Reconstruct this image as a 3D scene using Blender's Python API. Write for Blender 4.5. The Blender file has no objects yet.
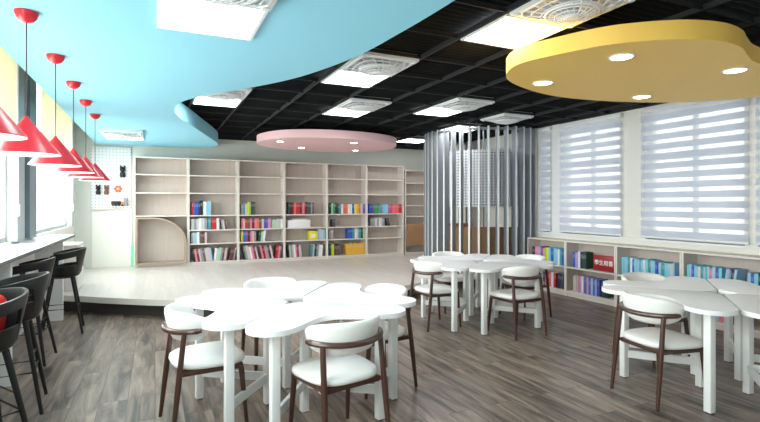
import bpy, bmesh, math, random
from math import sin, cos, pi, radians as R, sqrt
from mathutils import Vector, Matrix
random.seed(7)
sc = bpy.context.scene
C = sc.collection

# ------------------------------------------------------------------ materials
def mat(name, col, rough=0.5, metal=0.0, emit=None, estr=0.0, noise=0.0, nscale=8.0, stretch=(1,1,1), spec=0.5, coat=0.0, bump=0.0):
    m = bpy.data.materials.new(name); m.use_nodes = True
    nt = m.node_tree; b = nt.nodes['Principled BSDF']
    b.inputs['Base Color'].default_value = (*col, 1)
    b.inputs['Roughness'].default_value = rough
    b.inputs['Metallic'].default_value = metal
    b.inputs['Specular IOR Level'].default_value = spec
    b.inputs['Coat Weight'].default_value = coat
    if emit:
        b.inputs['Emission Color'].default_value = (*emit, 1)
        b.inputs['Emission Strength'].default_value = estr
    if noise > 0:
        tc = nt.nodes.new('ShaderNodeTexCoord'); mp = nt.nodes.new('ShaderNodeMapping')
        mp.inputs['Scale'].default_value = stretch
        nz = nt.nodes.new('ShaderNodeTexNoise'); nz.inputs['Scale'].default_value = nscale
        nz.inputs['Detail'].default_value = 5
        mx = nt.nodes.new('ShaderNodeMix'); mx.data_type = 'RGBA'
        mx.inputs[6].default_value = (*[c*(1-noise) for c in col], 1)
        mx.inputs[7].default_value = (*[min(1, c*(1+noise)) for c in col], 1)
        nt.links.new(tc.outputs['Object'], mp.inputs[0]); nt.links.new(mp.outputs[0], nz.inputs['Vector'])
        nt.links.new(nz.outputs['Fac'], mx.inputs[0]); nt.links.new(mx.outputs[2], b.inputs['Base Color'])
        if bump:
            bp = nt.nodes.new('ShaderNodeBump'); bp.inputs['Strength'].default_value = bump
            nt.links.new(nz.outputs['Fac'], bp.inputs['Height']); nt.links.new(bp.outputs[0], b.inputs['Normal'])
    return m

def srgb(r, g, b):
    f = lambda c: (c/255/12.92) if c/255 <= 0.04045 else ((c/255+0.055)/1.055)**2.4
    return (f(r), f(g), f(b))

def plank_mat(name, c_dark, c_light, c_gap, width=0.19, length=1.3, rough=0.35, streak=1.0, gap=0.004, tone=.16):
    """planks that run along world Y"""
    m = bpy.data.materials.new(name); m.use_nodes = True
    nt = m.node_tree; N = nt.nodes.new; L = nt.links.new
    b = nt.nodes['Principled BSDF']
    tc = N('ShaderNodeTexCoord')
    mp = N('ShaderNodeMapping'); mp.inputs['Rotation'].default_value = (0, 0, R(90))
    L(tc.outputs['Object'], mp.inputs[0])
    br = N('ShaderNodeTexBrick')
    br.inputs['Color1'].default_value = (0, 0, 0, 1); br.inputs['Color2'].default_value = (1, 1, 1, 1)
    br.inputs['Mortar'].default_value = (0.5, 0.5, 0.5, 1)
    br.inputs['Scale'].default_value = 1; br.inputs['Mortar Size'].default_value = gap
    br.inputs['Brick Width'].default_value = length; br.inputs['Row Height'].default_value = width
    br.offset = 0.37
    L(mp.outputs[0], br.inputs['Vector'])
    # grain, shifted per plank
    sep = N('ShaderNodeSeparateXYZ'); L(tc.outputs['Object'], sep.inputs[0])
    add = N('ShaderNodeVectorMath'); add.operation = 'MULTIPLY_ADD'
    L(br.outputs['Color'], add.inputs[0]); add.inputs[1].default_value = (7, 13, 5); L(tc.outputs['Object'], add.inputs[2])
    m2 = N('ShaderNodeMapping'); m2.inputs['Scale'].default_value = (6.5, 0.8, 1); L(add.outputs[0], m2.inputs[0])
    nz = N('ShaderNodeTexNoise'); nz.inputs['Scale'].default_value = 1.3; nz.inputs['Detail'].default_value = 7; nz.inputs['Roughness'].default_value = 0.62
    nz.inputs['Distortion'].default_value = 1.2
    L(m2.outputs[0], nz.inputs['Vector'])
    ramp = N('ShaderNodeValToRGB')
    ramp.color_ramp.elements[0].position = 0.5-0.16*streak; ramp.color_ramp.elements[0].color = (*c_dark, 1)
    ramp.color_ramp.elements[1].position = 0.5+0.2*streak; ramp.color_ramp.elements[1].color = (*c_light, 1)
    L(nz.outputs['Fac'], ramp.inputs[0])
    # per-plank tone
    hs = N('ShaderNodeHueSaturation'); L(ramp.outputs[0], hs.inputs['Color'])
    mr = N('ShaderNodeMapRange'); mr.inputs[3].default_value = 1-tone; mr.inputs[4].default_value = 1+tone
    L(br.outputs['Color'], mr.inputs[0]); L(mr.outputs[0], hs.inputs['Value'])
    mx = N('ShaderNodeMix'); mx.data_type = 'RGBA'
    L(br.outputs['Fac'], mx.inputs[0]); L(hs.outputs[0], mx.inputs[6]); mx.inputs[7].default_value = (*c_gap, 1)
    L(mx.outputs[2], b.inputs['Base Color'])
    b.inputs['Roughness'].default_value = rough
    bp = N('ShaderNodeBump'); bp.inputs['Strength'].default_value = 0.06
    L(nz.outputs['Fac'], bp.inputs['Height']); L(bp.outputs[0], b.inputs['Normal'])
    return m

def glass_mat():
    m = bpy.data.materials.new('window_glass'); m.use_nodes = True
    nt = m.node_tree; nt.nodes.remove(nt.nodes['Principled BSDF'])
    o = nt.nodes['Material Output']; t = nt.nodes.new('ShaderNodeBsdfTransparent'); g = nt.nodes.new('ShaderNodeBsdfGlossy')
    t.inputs[0].default_value = (0.95, 0.99, 0.98, 1); g.inputs['Roughness'].default_value = 0.02
    fr = nt.nodes.new('ShaderNodeFresnel'); fr.inputs[0].default_value = 1.25
    mx = nt.nodes.new('ShaderNodeMixShader')
    ml = nt.nodes.new('ShaderNodeMath'); ml.operation = 'MULTIPLY'; ml.inputs[1].default_value = .25
    nt.links.new(fr.outputs[0], ml.inputs[0]); nt.links.new(ml.outputs[0], mx.inputs[0]); nt.links.new(t.outputs[0], mx.inputs[1]); nt.links.new(g.outputs[0], mx.inputs[2])
    nt.links.new(mx.outputs[0], o.inputs[0]); return m

def fabric_mat(name, col, transp, transl=0.5, base=None):
    """thin blind cloth: part diffuse, part translucent, part see-through"""
    m = bpy.data.materials.new(name); m.use_nodes = True
    nt = m.node_tree; nt.nodes.remove(nt.nodes['Principled BSDF'])
    o = nt.nodes['Material Output']
    d = nt.nodes.new('ShaderNodeBsdfDiffuse'); d.inputs[0].default_value = (*col, 1)
    l = nt.nodes.new('ShaderNodeBsdfTranslucent'); l.inputs[0].default_value = (*(base or col), 1)
    t = nt.nodes.new('ShaderNodeBsdfTransparent')
    a = nt.nodes.new('ShaderNodeMixShader'); a.inputs[0].default_value = transl
    c = nt.nodes.new('ShaderNodeMixShader'); c.inputs[0].default_value = transp
    nt.links.new(d.outputs[0], a.inputs[1]); nt.links.new(l.outputs[0], a.inputs[2])
    nt.links.new(a.outputs[0], c.inputs[1]); nt.links.new(t.outputs[0], c.inputs[2]); nt.links.new(c.outputs[0], o.inputs[0])
    return m

def perforated_mat(name, col):
    m = bpy.data.materials.new(name); m.use_nodes = True
    nt = m.node_tree; N = nt.nodes.new; L = nt.links.new
    b = nt.nodes['Principled BSDF']; b.inputs['Base Color'].default_value = (*col, 1); b.inputs['Roughness'].default_value = .5
    tc = N('ShaderNodeTexCoord'); vo = N('ShaderNodeMapping'); vo.inputs['Scale'].default_value = (1, 1, 1)
    L(tc.outputs['UV'], vo.inputs[0])
    fr = N('ShaderNodeVectorMath'); fr.operation = 'FRACTION'; L(vo.outputs[0], fr.inputs[0])
    sb = N('ShaderNodeVectorMath'); sb.operation = 'SUBTRACT'; sb.inputs[1].default_value = (.5, .5, 0); L(fr.outputs[0], sb.inputs[0])
    ln = N('ShaderNodeVectorMath'); ln.operation = 'LENGTH'; L(sb.outputs[0], ln.inputs[0])
    gt = N('ShaderNodeMath'); gt.operation = 'GREATER_THAN'; gt.inputs[1].default_value = 0.3; L(ln.outputs['Value'], gt.inputs[0])
    L(gt.outputs[0], b.inputs['Alpha'])
    return m

M = {}
M['floor'] = plank_mat('floor_planks', srgb(60, 50, 44), srgb(166, 147, 132), srgb(76, 65, 58), .19, 1.25, .36, 1.0, .0025)
M['deck'] = plank_mat('deck_planks', srgb(206, 198, 191), srgb(224, 217, 210), srgb(200, 192, 185), .15, 1.6, .3, 1.6, .002, .045)
M['wall'] = mat('wall_paint', srgb(234, 232, 224), .6, noise=.02, nscale=2)
M['wall_back'] = mat('back_wall_paint', srgb(216, 219, 211), .6, noise=.02, nscale=2)
M['panel'] = mat('pale_wall_panel', srgb(236, 238, 230), .5)
M['white'] = mat('white_lacquer', srgb(238, 238, 238), .35)
M['white_paint'] = mat('white_metal_paint', srgb(232, 234, 235), .4)
M['tabletop'] = mat('white_tabletop', srgb(240, 239, 241), .3, noise=.012, nscale=3, stretch=(1, 12, 1))
M['cushion'] = mat('white_upholstery', srgb(236, 234, 232), .6, noise=.02, nscale=60, bump=.05)
M['wood_dark'] = mat('walnut_wood', srgb(72, 42, 32), .35, noise=.25, nscale=14, stretch=(4, 4, .6), coat=.3)
M['black'] = mat('black_plastic', srgb(15, 15, 17), .42)
M['black_metal'] = mat('black_metal', srgb(13, 13, 15), .5)
M['red'] = mat('red_metal', srgb(214, 28, 44), .35, coat=.2)
M['red_cloth'] = mat('red_cloth', srgb(226, 40, 42), .7, noise=.1, nscale=20)
M['shade_inner'] = mat('white_shade_lining', srgb(245, 240, 240), .5)
M['bulb'] = mat('lit_bulb', (1, 1, 1), .3, emit=(1, .95, .88), estr=14)
M['cord'] = mat('cord', srgb(70, 60, 60), .5)
M['blue'] = mat('sky_blue_paint', srgb(146, 212, 232), .6)
M['pink'] = mat('pink_paint', srgb(236, 196, 200), .55)
M['yellow'] = mat('yellow_paint', srgb(250, 206, 100), .5)
M['grid'] = mat('ceiling_tee', srgb(27, 28, 32), .7, noise=.15, nscale=3)
M['fan_blade'] = mat('fan_blade', srgb(214, 210, 213), .5)
M['lamp'] = mat('lit_diffuser', (1, 1, 1), .4, emit=(1, 1, 1), estr=13)
M['downlight'] = mat('lit_downlight', (1, 1, 1), .4, emit=(1, .97, .92), estr=12)
M['lami'] = mat('pale_laminate', srgb(222, 212, 205), .45, noise=.05, nscale=5, stretch=(8, 8, .7))
M['lami_back'] = mat('oak_laminate', srgb(202, 190, 182), .5, noise=.13, nscale=6, stretch=(9, 9, .35))
M['lami_edge'] = mat('cream_edge_band', srgb(232, 226, 218), .4)
M['ply'] = mat('plywood', srgb(174, 154, 136), .5, noise=.12, nscale=6, stretch=(1, 1, 8))
M['brown'] = mat('brown_board', srgb(158, 118, 84), .5, noise=.12, nscale=5, stretch=(1, 1, 6))
M['counter'] = mat('white_counter', srgb(236, 238, 240), .2)
M['counter_edge'] = mat('dark_counter_edge', srgb(96, 100, 104), .4)
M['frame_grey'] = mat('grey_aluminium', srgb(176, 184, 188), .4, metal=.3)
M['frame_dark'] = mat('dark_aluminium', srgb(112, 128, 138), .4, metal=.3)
M['slat'] = mat('slat_shaded_grey', srgb(142, 148, 156), .45)  # darkened grey: shade on the slat sides is put into the colour
M['slat_lit_edge'] = mat('slat_lit_edge_tone', srgb(226, 230, 232), .4)  # light falling on the slat edges, painted as a paler tone
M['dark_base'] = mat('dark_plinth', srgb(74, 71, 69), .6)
M['concrete'] = mat('black_ceiling_paint', srgb(20, 22, 25), .8)
M['cream_slab'] = mat('cream_ceiling_paint', srgb(226, 226, 210), .6)
M['perf'] = perforated_mat('perforated_white_metal', srgb(244, 244, 248))
M['hole_darkener'] = mat('grey_hole_backing', srgb(120, 124, 136), .7)  # mid grey for the sheet added behind the perforations
M['peg'] = mat('pegboard_white', srgb(238, 240, 242), .5)
M['peg_hole'] = mat('peg_hole_grey', srgb(170, 178, 186), .7)
def peg_mat():
    m = bpy.data.materials.new('pegboard_holes'); m.use_nodes = True
    nt = m.node_tree; N = nt.nodes.new; L = nt.links.new; b = nt.nodes['Principled BSDF']
    tc = N('ShaderNodeTexCoord'); mp = N('ShaderNodeMapping'); mp.inputs['Scale'].default_value = (16.5, 0, 16.5)
    L(tc.outputs['Object'], mp.inputs[0]); fr = N('ShaderNodeVectorMath'); fr.operation = 'FRACTION'; L(mp.outputs[0], fr.inputs[0])
    sb = N('ShaderNodeVectorMath'); sb.operation = 'SUBTRACT'; sb.inputs[1].default_value = (.5, 0, .5); L(fr.outputs[0], sb.inputs[0])
    ln = N('ShaderNodeVectorMath'); ln.operation = 'LENGTH'; L(sb.outputs[0], ln.inputs[0])
    lt = N('ShaderNodeMath'); lt.operation = 'LESS_THAN'; lt.inputs[1].default_value = .14; L(ln.outputs['Value'], lt.inputs[0])
    mx = N('ShaderNodeMix'); mx.data_type = 'RGBA'; L(lt.outputs[0], mx.inputs[0])
    mx.inputs[6].default_value = (*srgb(238, 240, 242), 1); mx.inputs[7].default_value = (*srgb(160, 168, 178), 1)
    L(mx.outputs[2], b.inputs['Base Color']); return m
M['peg'] = peg_mat()
M['glass'] = glass_mat()
M['blind_solid'] = fabric_mat('blind_solid_band', srgb(206, 211, 226), .0, .30)
M['blind_sheer'] = fabric_mat('blind_sheer_band', srgb(240, 240, 246), .42, .5)
M['roller'] = fabric_mat('cream_roller_cloth', srgb(238, 235, 214), .0, .33)
M['sign_red'] = mat('sign_red', srgb(158, 32, 40), .4)
M['sign_white'] = mat('sign_white', srgb(245, 240, 238), .5)
M['mint'] = mat('mint_tape', srgb(150, 226, 200), .5)
M['pages'] = mat('paper_pages', srgb(232, 228, 218), .8)

# open-cell ceiling infill: black louvre with fine ribs
def louvre_mat():
    m = bpy.data.materials.new('black_louvre'); m.use_nodes = True
    nt = m.node_tree; N = nt.nodes.new; L = nt.links.new; b = nt.nodes['Principled BSDF']
    tc = N('ShaderNodeTexCoord'); wv = N('ShaderNodeTexWave'); wv.bands_direction = 'Y'; wv.inputs['Scale'].default_value = 3.4
    L(tc.outputs['Object'], wv.inputs[0])
    rp = N('ShaderNodeValToRGB'); rp.color_ramp.elements[0].position = .55; rp.color_ramp.elements[1].position = .8
    rp.color_ramp.elements[0].color = (*srgb(13, 14, 17), 1); rp.color_ramp.elements[1].color = (*srgb(32, 34, 39), 1)
    L(wv.outputs['Fac'], rp.inputs[0]); L(rp.outputs[0], b.inputs['Base Color']); b.inputs['Roughness'].default_value = .6
    b.inputs['Specular IOR Level'].default_value = .25
    return m
M['louvre'] = louvre_mat()

# ------------------------------------------------------------------ mesh helpers
def newbm(): return bmesh.new()
def box(bm, x0, x1, y0, y1, z0, z1, mi=0, bev=0):
    v = [bm.verts.new(p) for p in ((x0,y0,z0),(x1,y0,z0),(x1,y1,z0),(x0,y1,z0),(x0,y0,z1),(x1,y0,z1),(x1,y1,z1),(x0,y1,z1))]
    fs = []
    for q in ((3,2,1,0),(4,5,6,7),(0,1,5,4),(1,2,6,5),(2,3,7,6),(3,0,4,7)):
        f = bm.faces.new([v[i] for i in q]); f.material_index = mi; fs.append(f)
    if bev > 0:
        es = list({e for f in fs for e in f.edges})
        r = bmesh.ops.bevel(bm, geom=es, offset=bev, segments=2, profile=.5, affect='EDGES')
        for f in r['faces']: f.material_index = mi
    return v
def tube(bm, pts, rad, n=10, mi=0, caps=True, squash=None, close=False):
    """tube along points, rad number or list"""
    pts = [Vector(p) for p in pts]; k = len(pts)
    rr = rad if isinstance(rad, (list, tuple)) else [rad]*k
    rings = []; prev = None
    for i, p in enumerate(pts):
        if close: t = pts[(i+1) % k]-pts[i-1]
        else: t = pts[min(i+1, k-1)]-pts[max(i-1, 0)]
        t.normalize()
        if prev is None:
            a = Vector((0,0,1)) if abs(t.z) < .9 else Vector((1,0,0))
            u = t.cross(a).normalized()
        else:
            u = (prev-t*prev.dot(t)).normalized()
        prev = u; w = t.cross(u).normalized()
        ring = []
        for j in range(n):
            a = 2*pi*j/n
            ring.append(bm.verts.new(p+u*cos(a)*rr[i]+w*sin(a)*rr[i]))
        rings.append(ring)
    m = k if close else k-1
    for i in range(m):
        A = rings[i]; B = rings[(i+1) % k]
        for j in range(n):
            f = bm.faces.new((A[j], A[(j+1)%n], B[(j+1)%n], B[j])); f.material_index = mi
    if caps and not close:
        for q in (rings[0][::-1], rings[-1]):
            f = bm.faces.new(q); f.material_index = mi
def lathe(bm, prof, c=(0,0,0), n=28, mi=0, capb=False, capt=False):
    rings = []
    for r, z in prof:
        rings.append([bm.verts.new((c[0]+r*cos(2*pi*j/n), c[1]+r*sin(2*pi*j/n), c[2]+z)) for j in range(n)])
    for A, B in zip(rings, rings[1:]):
        for j in range(n):
            f = bm.faces.new((A[j], A[(j+1)%n], B[(j+1)%n], B[j])); f.material_index = mi
    if capb: bm.faces.new(rings[0][::-1]).material_index = mi
    if capt: bm.faces.new(rings[-1]).material_index = mi
def prism(bm, pts, z0, z1, mi=0, mis=None, bev=0):
    """extrude a plan outline"""
    A = [bm.verts.new((x, y, z0)) for x, y in pts]; B = [bm.verts.new((x, y, z1)) for x, y in pts]
    n = len(pts)
    b = bm.faces.new(A[::-1]); t = bm.faces.new(B); b.material_index = t.material_index = mi
    for i in range(n):
        f = bm.faces.new((A[i], A[(i+1)%n], B[(i+1)%n], B[i])); f.material_index = mi if mis is None else mis
    if bev:
        bmesh.ops.bevel(bm, geom=list(b.edges)+list(t.edges), offset=bev, segments=2, profile=.5, affect='EDGES')
def catmull(P, n=8, closed=True):
    out = []; k = len(P)
    for i in range(k if closed else k-1):
        g = lambda j: P[j % k] if closed else P[max(0, min(k-1, j))]
        p0, p1, p2, p3 = g(i-1), g(i), g(i+1), g(i+2)
        for s in range(n):
            t = s/n
            out.append(tuple(.5*((2*p1[a])+(-p0[a]+p2[a])*t+(2*p0[a]-5*p1[a]+4*p2[a]-p3[a])*t*t+(-p0[a]+3*p1[a]-3*p2[a]+p3[a])*t**3) for a in range(len(P[0]))))
    if not closed: out.append(tuple(P[-1]))
    return out
def obj(name, bm, mats, parent=None, loc=None, rz=None, sharp=35, smooth=True):
    me = bpy.data.meshes.new(name)
    bmesh.ops.recalc_face_normals(bm, faces=bm.faces[:])
    bm.to_mesh(me); bm.free()
    for m in (mats if isinstance(mats, (list, tuple)) else [mats]): me.materials.append(m)
    if smooth:
        for p in me.polygons: p.use_smooth = True
        me.set_sharp_from_angle(angle=R(sharp))
    o = bpy.data.objects.new(name, me); C.objects.link(o)
    if parent: o.parent = parent
    if loc: o.location = loc
    if rz is not None: o.rotation_euler = (0, 0, rz)
    return o
def thing(name, label, cat, loc=(0,0,0), rz=0, group=None):
    o = bpy.data.objects.new(name, None); C.objects.link(o)
    o.empty_display_size = .1
    o.location = loc; o.rotation_euler = (0, 0, rz); return tag(o, label, cat, group)
def tag(o, label, cat, group=None):
    o['label'] = label; o['category'] = cat
    if group: o['group'] = group
    return o
def struct(name, bm, mats, parent=None, **k):
    o = obj(name, bm, mats, parent, **k)
    if not parent: o['kind'] = 'structure'
    return o
def dup(root, loc, rz, label, group=None):
    r = root.copy(); C.objects.link(r); r.location = loc; r.rotation_euler = (0, 0, rz); r['label'] = label
    if group: r['group'] = group
    for ch in list(root.children):
        c = ch.copy(); C.objects.link(c); c.parent = r
        for g in list(ch.children):
            d = g.copy(); C.objects.link(d); d.parent = c
    return r

# ------------------------------------------------------------------ the room
XL, XR, YB, YF = -1.40, 6.40, 10.95, -1.6
ZG = 2.90      # grid ceiling
ZS = 3.30      # structural slab
b = newbm(); box(b, XL-.3, XR+.3, YF-.2, YB+.3, -.1, 0); struct('floor', b, M['floor'], smooth=False)
b = newbm(); box(b, XL-.3, XR+.3, YF-.2, YB+.3, ZS, ZS+.15); struct('ceiling', b, M['cream_slab'], smooth=False)
b = newbm(); box(b, XL-.3, XR+.3, YB, YB+.3, 0, ZS); struct('wall_back', b, M['wall_back'], smooth=False)
b = newbm(); box(b, XL-.3, XR+.3, YF-.2, YF, 0, ZS); struct('wall_front', b, M['wall'], smooth=False)
def wall_with_holes(name, x0, x1, ya, yb, z0, z1, holes, m):
    b = newbm(); y = ya
    for (h0, h1, s, t) in holes:
        if h0 > y: box(b, x0, x1, y, h0, z0, z1)
        box(b, x0, x1, h0, h1, z0, s)
        if t < z1: box(b, x0, x1, h0, h1, t, z1)
        y = h1
    if y < yb: box(b, x0, x1, y, yb, z0, z1)
    return struct(name, b, m, smooth=False)
SILL_L = 1.095
LH = [(-1.0, 2.3, SILL_L, 3.2), (3.0, 6.42, SILL_L, 3.2), (7.5, 10.25, SILL_L, 3.2)]
wall_with_holes('wall_left', XL-.10, XL, YF, YB, 0, ZS, LH, M['wall'])
RH = [(-.6, 1.3, 1.0, 2.82), (1.55, 3.33, 1.0, 2.82), (3.47, 4.77, 1.0, 2.82), (5.2, 6.36, 1.0, 2.82), (6.64, 6.9, 1.0, 2.82)]
wall_with_holes('wall_right', XR, XR+.25, YF, YB, 0, ZS, RH, M['wall'])
# windows
h_ok = lambda a, b_: b_-a > .5
def window(n, xa, xb, y0, y1, z0, z1, mul, trans, m, fw=.05):
    mul = mul if h_ok(y0, y1) else []
    e = newbm()
    box(e, xa, xb, y0, y1, z0, z0+fw); box(e, xa, xb, y0, y1, z1-fw, z1)
    box(e, xa, xb, y0, y0+fw, z0+fw, z1-fw); box(e, xa, xb, y1-fw, y1, z0+fw, z1-fw)
    for q in mul: box(e, xa, xb, q-fw*.5, q+fw*.5, z0+fw, z1-fw)
    for q in trans: box(e, xa+.005, xb-.005, y0+fw, y1-fw, q-fw*.6, q+fw*.6)
    w = struct('window_%d' % n, e, m, smooth=False)
    g = newbm(); xm = (xa+xb)/2; box(g, xm-.003, xm+.003, y0+fw*.5, y1-fw*.5, z0+fw*.5, z1-fw*.5)
    obj('window_pane', g, M['glass'], w, smooth=False)
    return w
for i, (h0, h1, s, t) in enumerate(LH):
    window(i+1, XL-.095, XL-.045, h0, h1, s, t, [(h0+h1)/2], [], M['frame_grey'])
for i, (h0, h1, s, t) in enumerate(RH):
    window(i+4, XR+.08, XR+.14, h0, h1, s, t, [(h0+h1)/2], [2.15], M['frame_grey'], .05)
# grey mullion post between the left windows, with dark side, and the corner post
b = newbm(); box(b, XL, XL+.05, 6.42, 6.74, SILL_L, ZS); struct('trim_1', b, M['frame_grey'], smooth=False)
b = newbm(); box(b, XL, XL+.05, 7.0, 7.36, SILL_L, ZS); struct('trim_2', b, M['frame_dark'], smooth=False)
b = newbm(); box(b, XL, XL+.05, 10.25, 10.42, SILL_L, ZS); struct('trim_3', b, M['frame_grey'], smooth=False)
# sill ledges
b = newbm(); box(b, XR-.03, XR+.08, 1.0, 7.0, .965, 1.0); struct('trim_4', b, M['white_paint'], smooth=False)
b = newbm(); box(b, XR-.022, XR, 6.38, 6.56, 1.0, ZG); struct('trim_5', b, M['white_paint'], smooth=False)
# pale door-like panel under the pegboard
b = newbm(); box(b, -1.11, -.42, YB-.025, YB, .25, 1.38); box(b, -1.09, -.44, YB-.032, YB-.025, .27, 1.36)
struct('trim_6', b, M['panel'], smooth=False)
b = newbm(); box(b, -.435, -.375, YB-.04, YB-.001, .251, .66)
tag(obj('edge_tape', b, M['mint'], smooth=False), 'mint green strip of tape low on the back wall left of the bookcases', 'tape')

# grid ceiling -------------------------------------------------------
GP = .63; GX0 = 2.34; GY0 = 2.86
gx = [GX0+GP*k for k in range(-4, 7)]; gy = [GY0+GP*k for k in range(-7, 13)]
b = newbm()
for x in gx: box(b, x-.011, x+.011, YF, YB, ZG, ZG+.04)
for y in gy: box(b, -.5, XR, y-.009, y+.009, ZG+.004, ZG+.035)
struct('trim_7', b, M['grid'], smooth=False)
b = newbm(); box(b, -1.0, XR, YF, YB, ZG+.11, ZG+.13); struct('trim_8', b, M['louvre'], smooth=False)
# fine open-cell ribs inside each row
b = newbm()
y = YF
while y < YB:
    box(b, -.5, XR, y-.003, y+.003, ZG+.05, ZG+.10); y += GP/9
struct('trim_9', b, M['concrete'], smooth=False)

b = newbm(); box(b, XR-.03, XR, YF, YB-.03, ZG-.01, ZG+.11); struct('trim_10', b, M['grid'], smooth=False)
b = newbm(); box(b, -1.0, XR, YB-.03, YB, ZG-.01, ZG+.11); struct('trim_11', b, M['grid'], smooth=False)
# suspended clouds ---------------------------------------------------
blue_pts = [(-1.03, -1.4), (1.35, -1.4), (1.53, .6), (1.56, 1.6), (1.55, 2.34), (1.51, 2.95), (1.43, 3.6), (1.2, 4.35), (.86, 4.97), (.47, 5.55), (.26, 6.05), (.22, 6.6), (.30, 7.1),
            (.46, 7.6), (.70, 8.43), (.96, 9.3), (1.12, 10.0), (1.08, 10.5), (.85, 10.84)]
sm = catmull(blue_pts[2:], 6, False)
outline = [(-1.03, -1.4), (1.40, -1.4)]+sm+[(-1.03, 10.9)]
b = newbm(); prism(b, outline, 2.66, 2.885)
blue = tag(obj('ceiling_cloud', b, M['blue']), 'large sky blue curved dropped ceiling panel over the bar counter', 'ceiling panel')
b = newbm(); prism(b, catmull([(1.74, 8.95), (2.0, 8.35), (2.6, 8.02), (3.4, 8.0), (4.1, 8.3), (4.42, 8.9), (4.4, 9.6), (3.9, 10.1), (3.1, 10.2), (2.25, 10.0), (1.8, 9.5)], 8), 2.64, 2.78, bev=.015)
pink = tag(obj('ceiling_cloud', b, M['pink']), 'pale pink oval ceiling panel hung before the back bookcases', 'ceiling panel')
b = newbm(); prism(b, catmull([(2.60, 3.06), (2.69, 2.71), (2.86, 2.38), (3.16, 2.13), (3.46, 2.03), (3.74, 2.05), (3.98, 2.14), (4.24, 2.22), (4.8, 2.28), (5.3, 2.35), (5.62, 2.7), (5.5, 3.15), (5.0, 3.52), (4.4, 3.72), (3.78, 3.78), (3.25, 3.66), (2.80, 3.42)], 8), 2.60, 2.73, bev=.012)
yellow = tag(obj('ceiling_cloud', b, M['yellow']), 'mustard yellow rounded ceiling panel with downlights over the right tables', 'ceiling panel')
# hangers of the clouds
for host, pts, z0 in ((pink, [(2.2, 8.8), (3.9, 8.8), (3.0, 9.8)], 2.78), (yellow, [(3.2, 2.9), (5.0, 2.9), (4.2, 3.4)], 2.73)):
    for p in pts:
        b = newbm(); tube(b, [(p[0], p[1], z0-.01), (p[0], p[1], ZG+.12)], .006, 6); obj('hanger', b, M['black_metal'], host)

# downlights
def downlight(x, y, z, label, r=.062):
    t = thing('downlight', label, 'downlight', (x, y, z), 0, 'downlights in the hung ceiling panels')
    b = newbm(); lathe(b, [(r, .004), (r+.014, .004), (r+.018, -.004), (r+.004, -.008), (r, -.003)], n=28); obj('trim_ring', b, M['white'], t)
    b = newbm(); lathe(b, [(r, 0), (r, -.004)], n=28, capt=True, capb=True); obj('lens', b, M['downlight'], t)
for (x, y, l) in ((2.06, 8.8, 'leftmost round downlight in the pink ceiling panel'), (2.68, 9.6, 'second round downlight from the left in the pink ceiling panel'),
                  (3.36, 8.45, 'nearer of the two right downlights in the pink ceiling panel'), (3.86, 9.62, 'farther of the two right downlights in the pink ceiling panel')):
    downlight(x, y, 2.638, l)
def pix(u, v, z):
    a = R(24.75); d = 488*(1.5-z)/(v-204); t = (u-380)/488
    return d*(t*cos(a)+sin(a)), d*(cos(a)-t*sin(a))
for (u, v, l) in ((543, 82.6, 'leftmost round downlight at the tip of the yellow ceiling panel'), (621.6, 56.4, 'round downlight in the yellow panel nearest the ceiling fan'),
                  (641.7, 96.5, 'round downlight at the far rim of the yellow panel'), (735, 70, 'rightmost round downlight in the yellow ceiling panel')):
    x, y = pix(u, v, 2.6); downlight(x, y, 2.598, l, .075)

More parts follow.
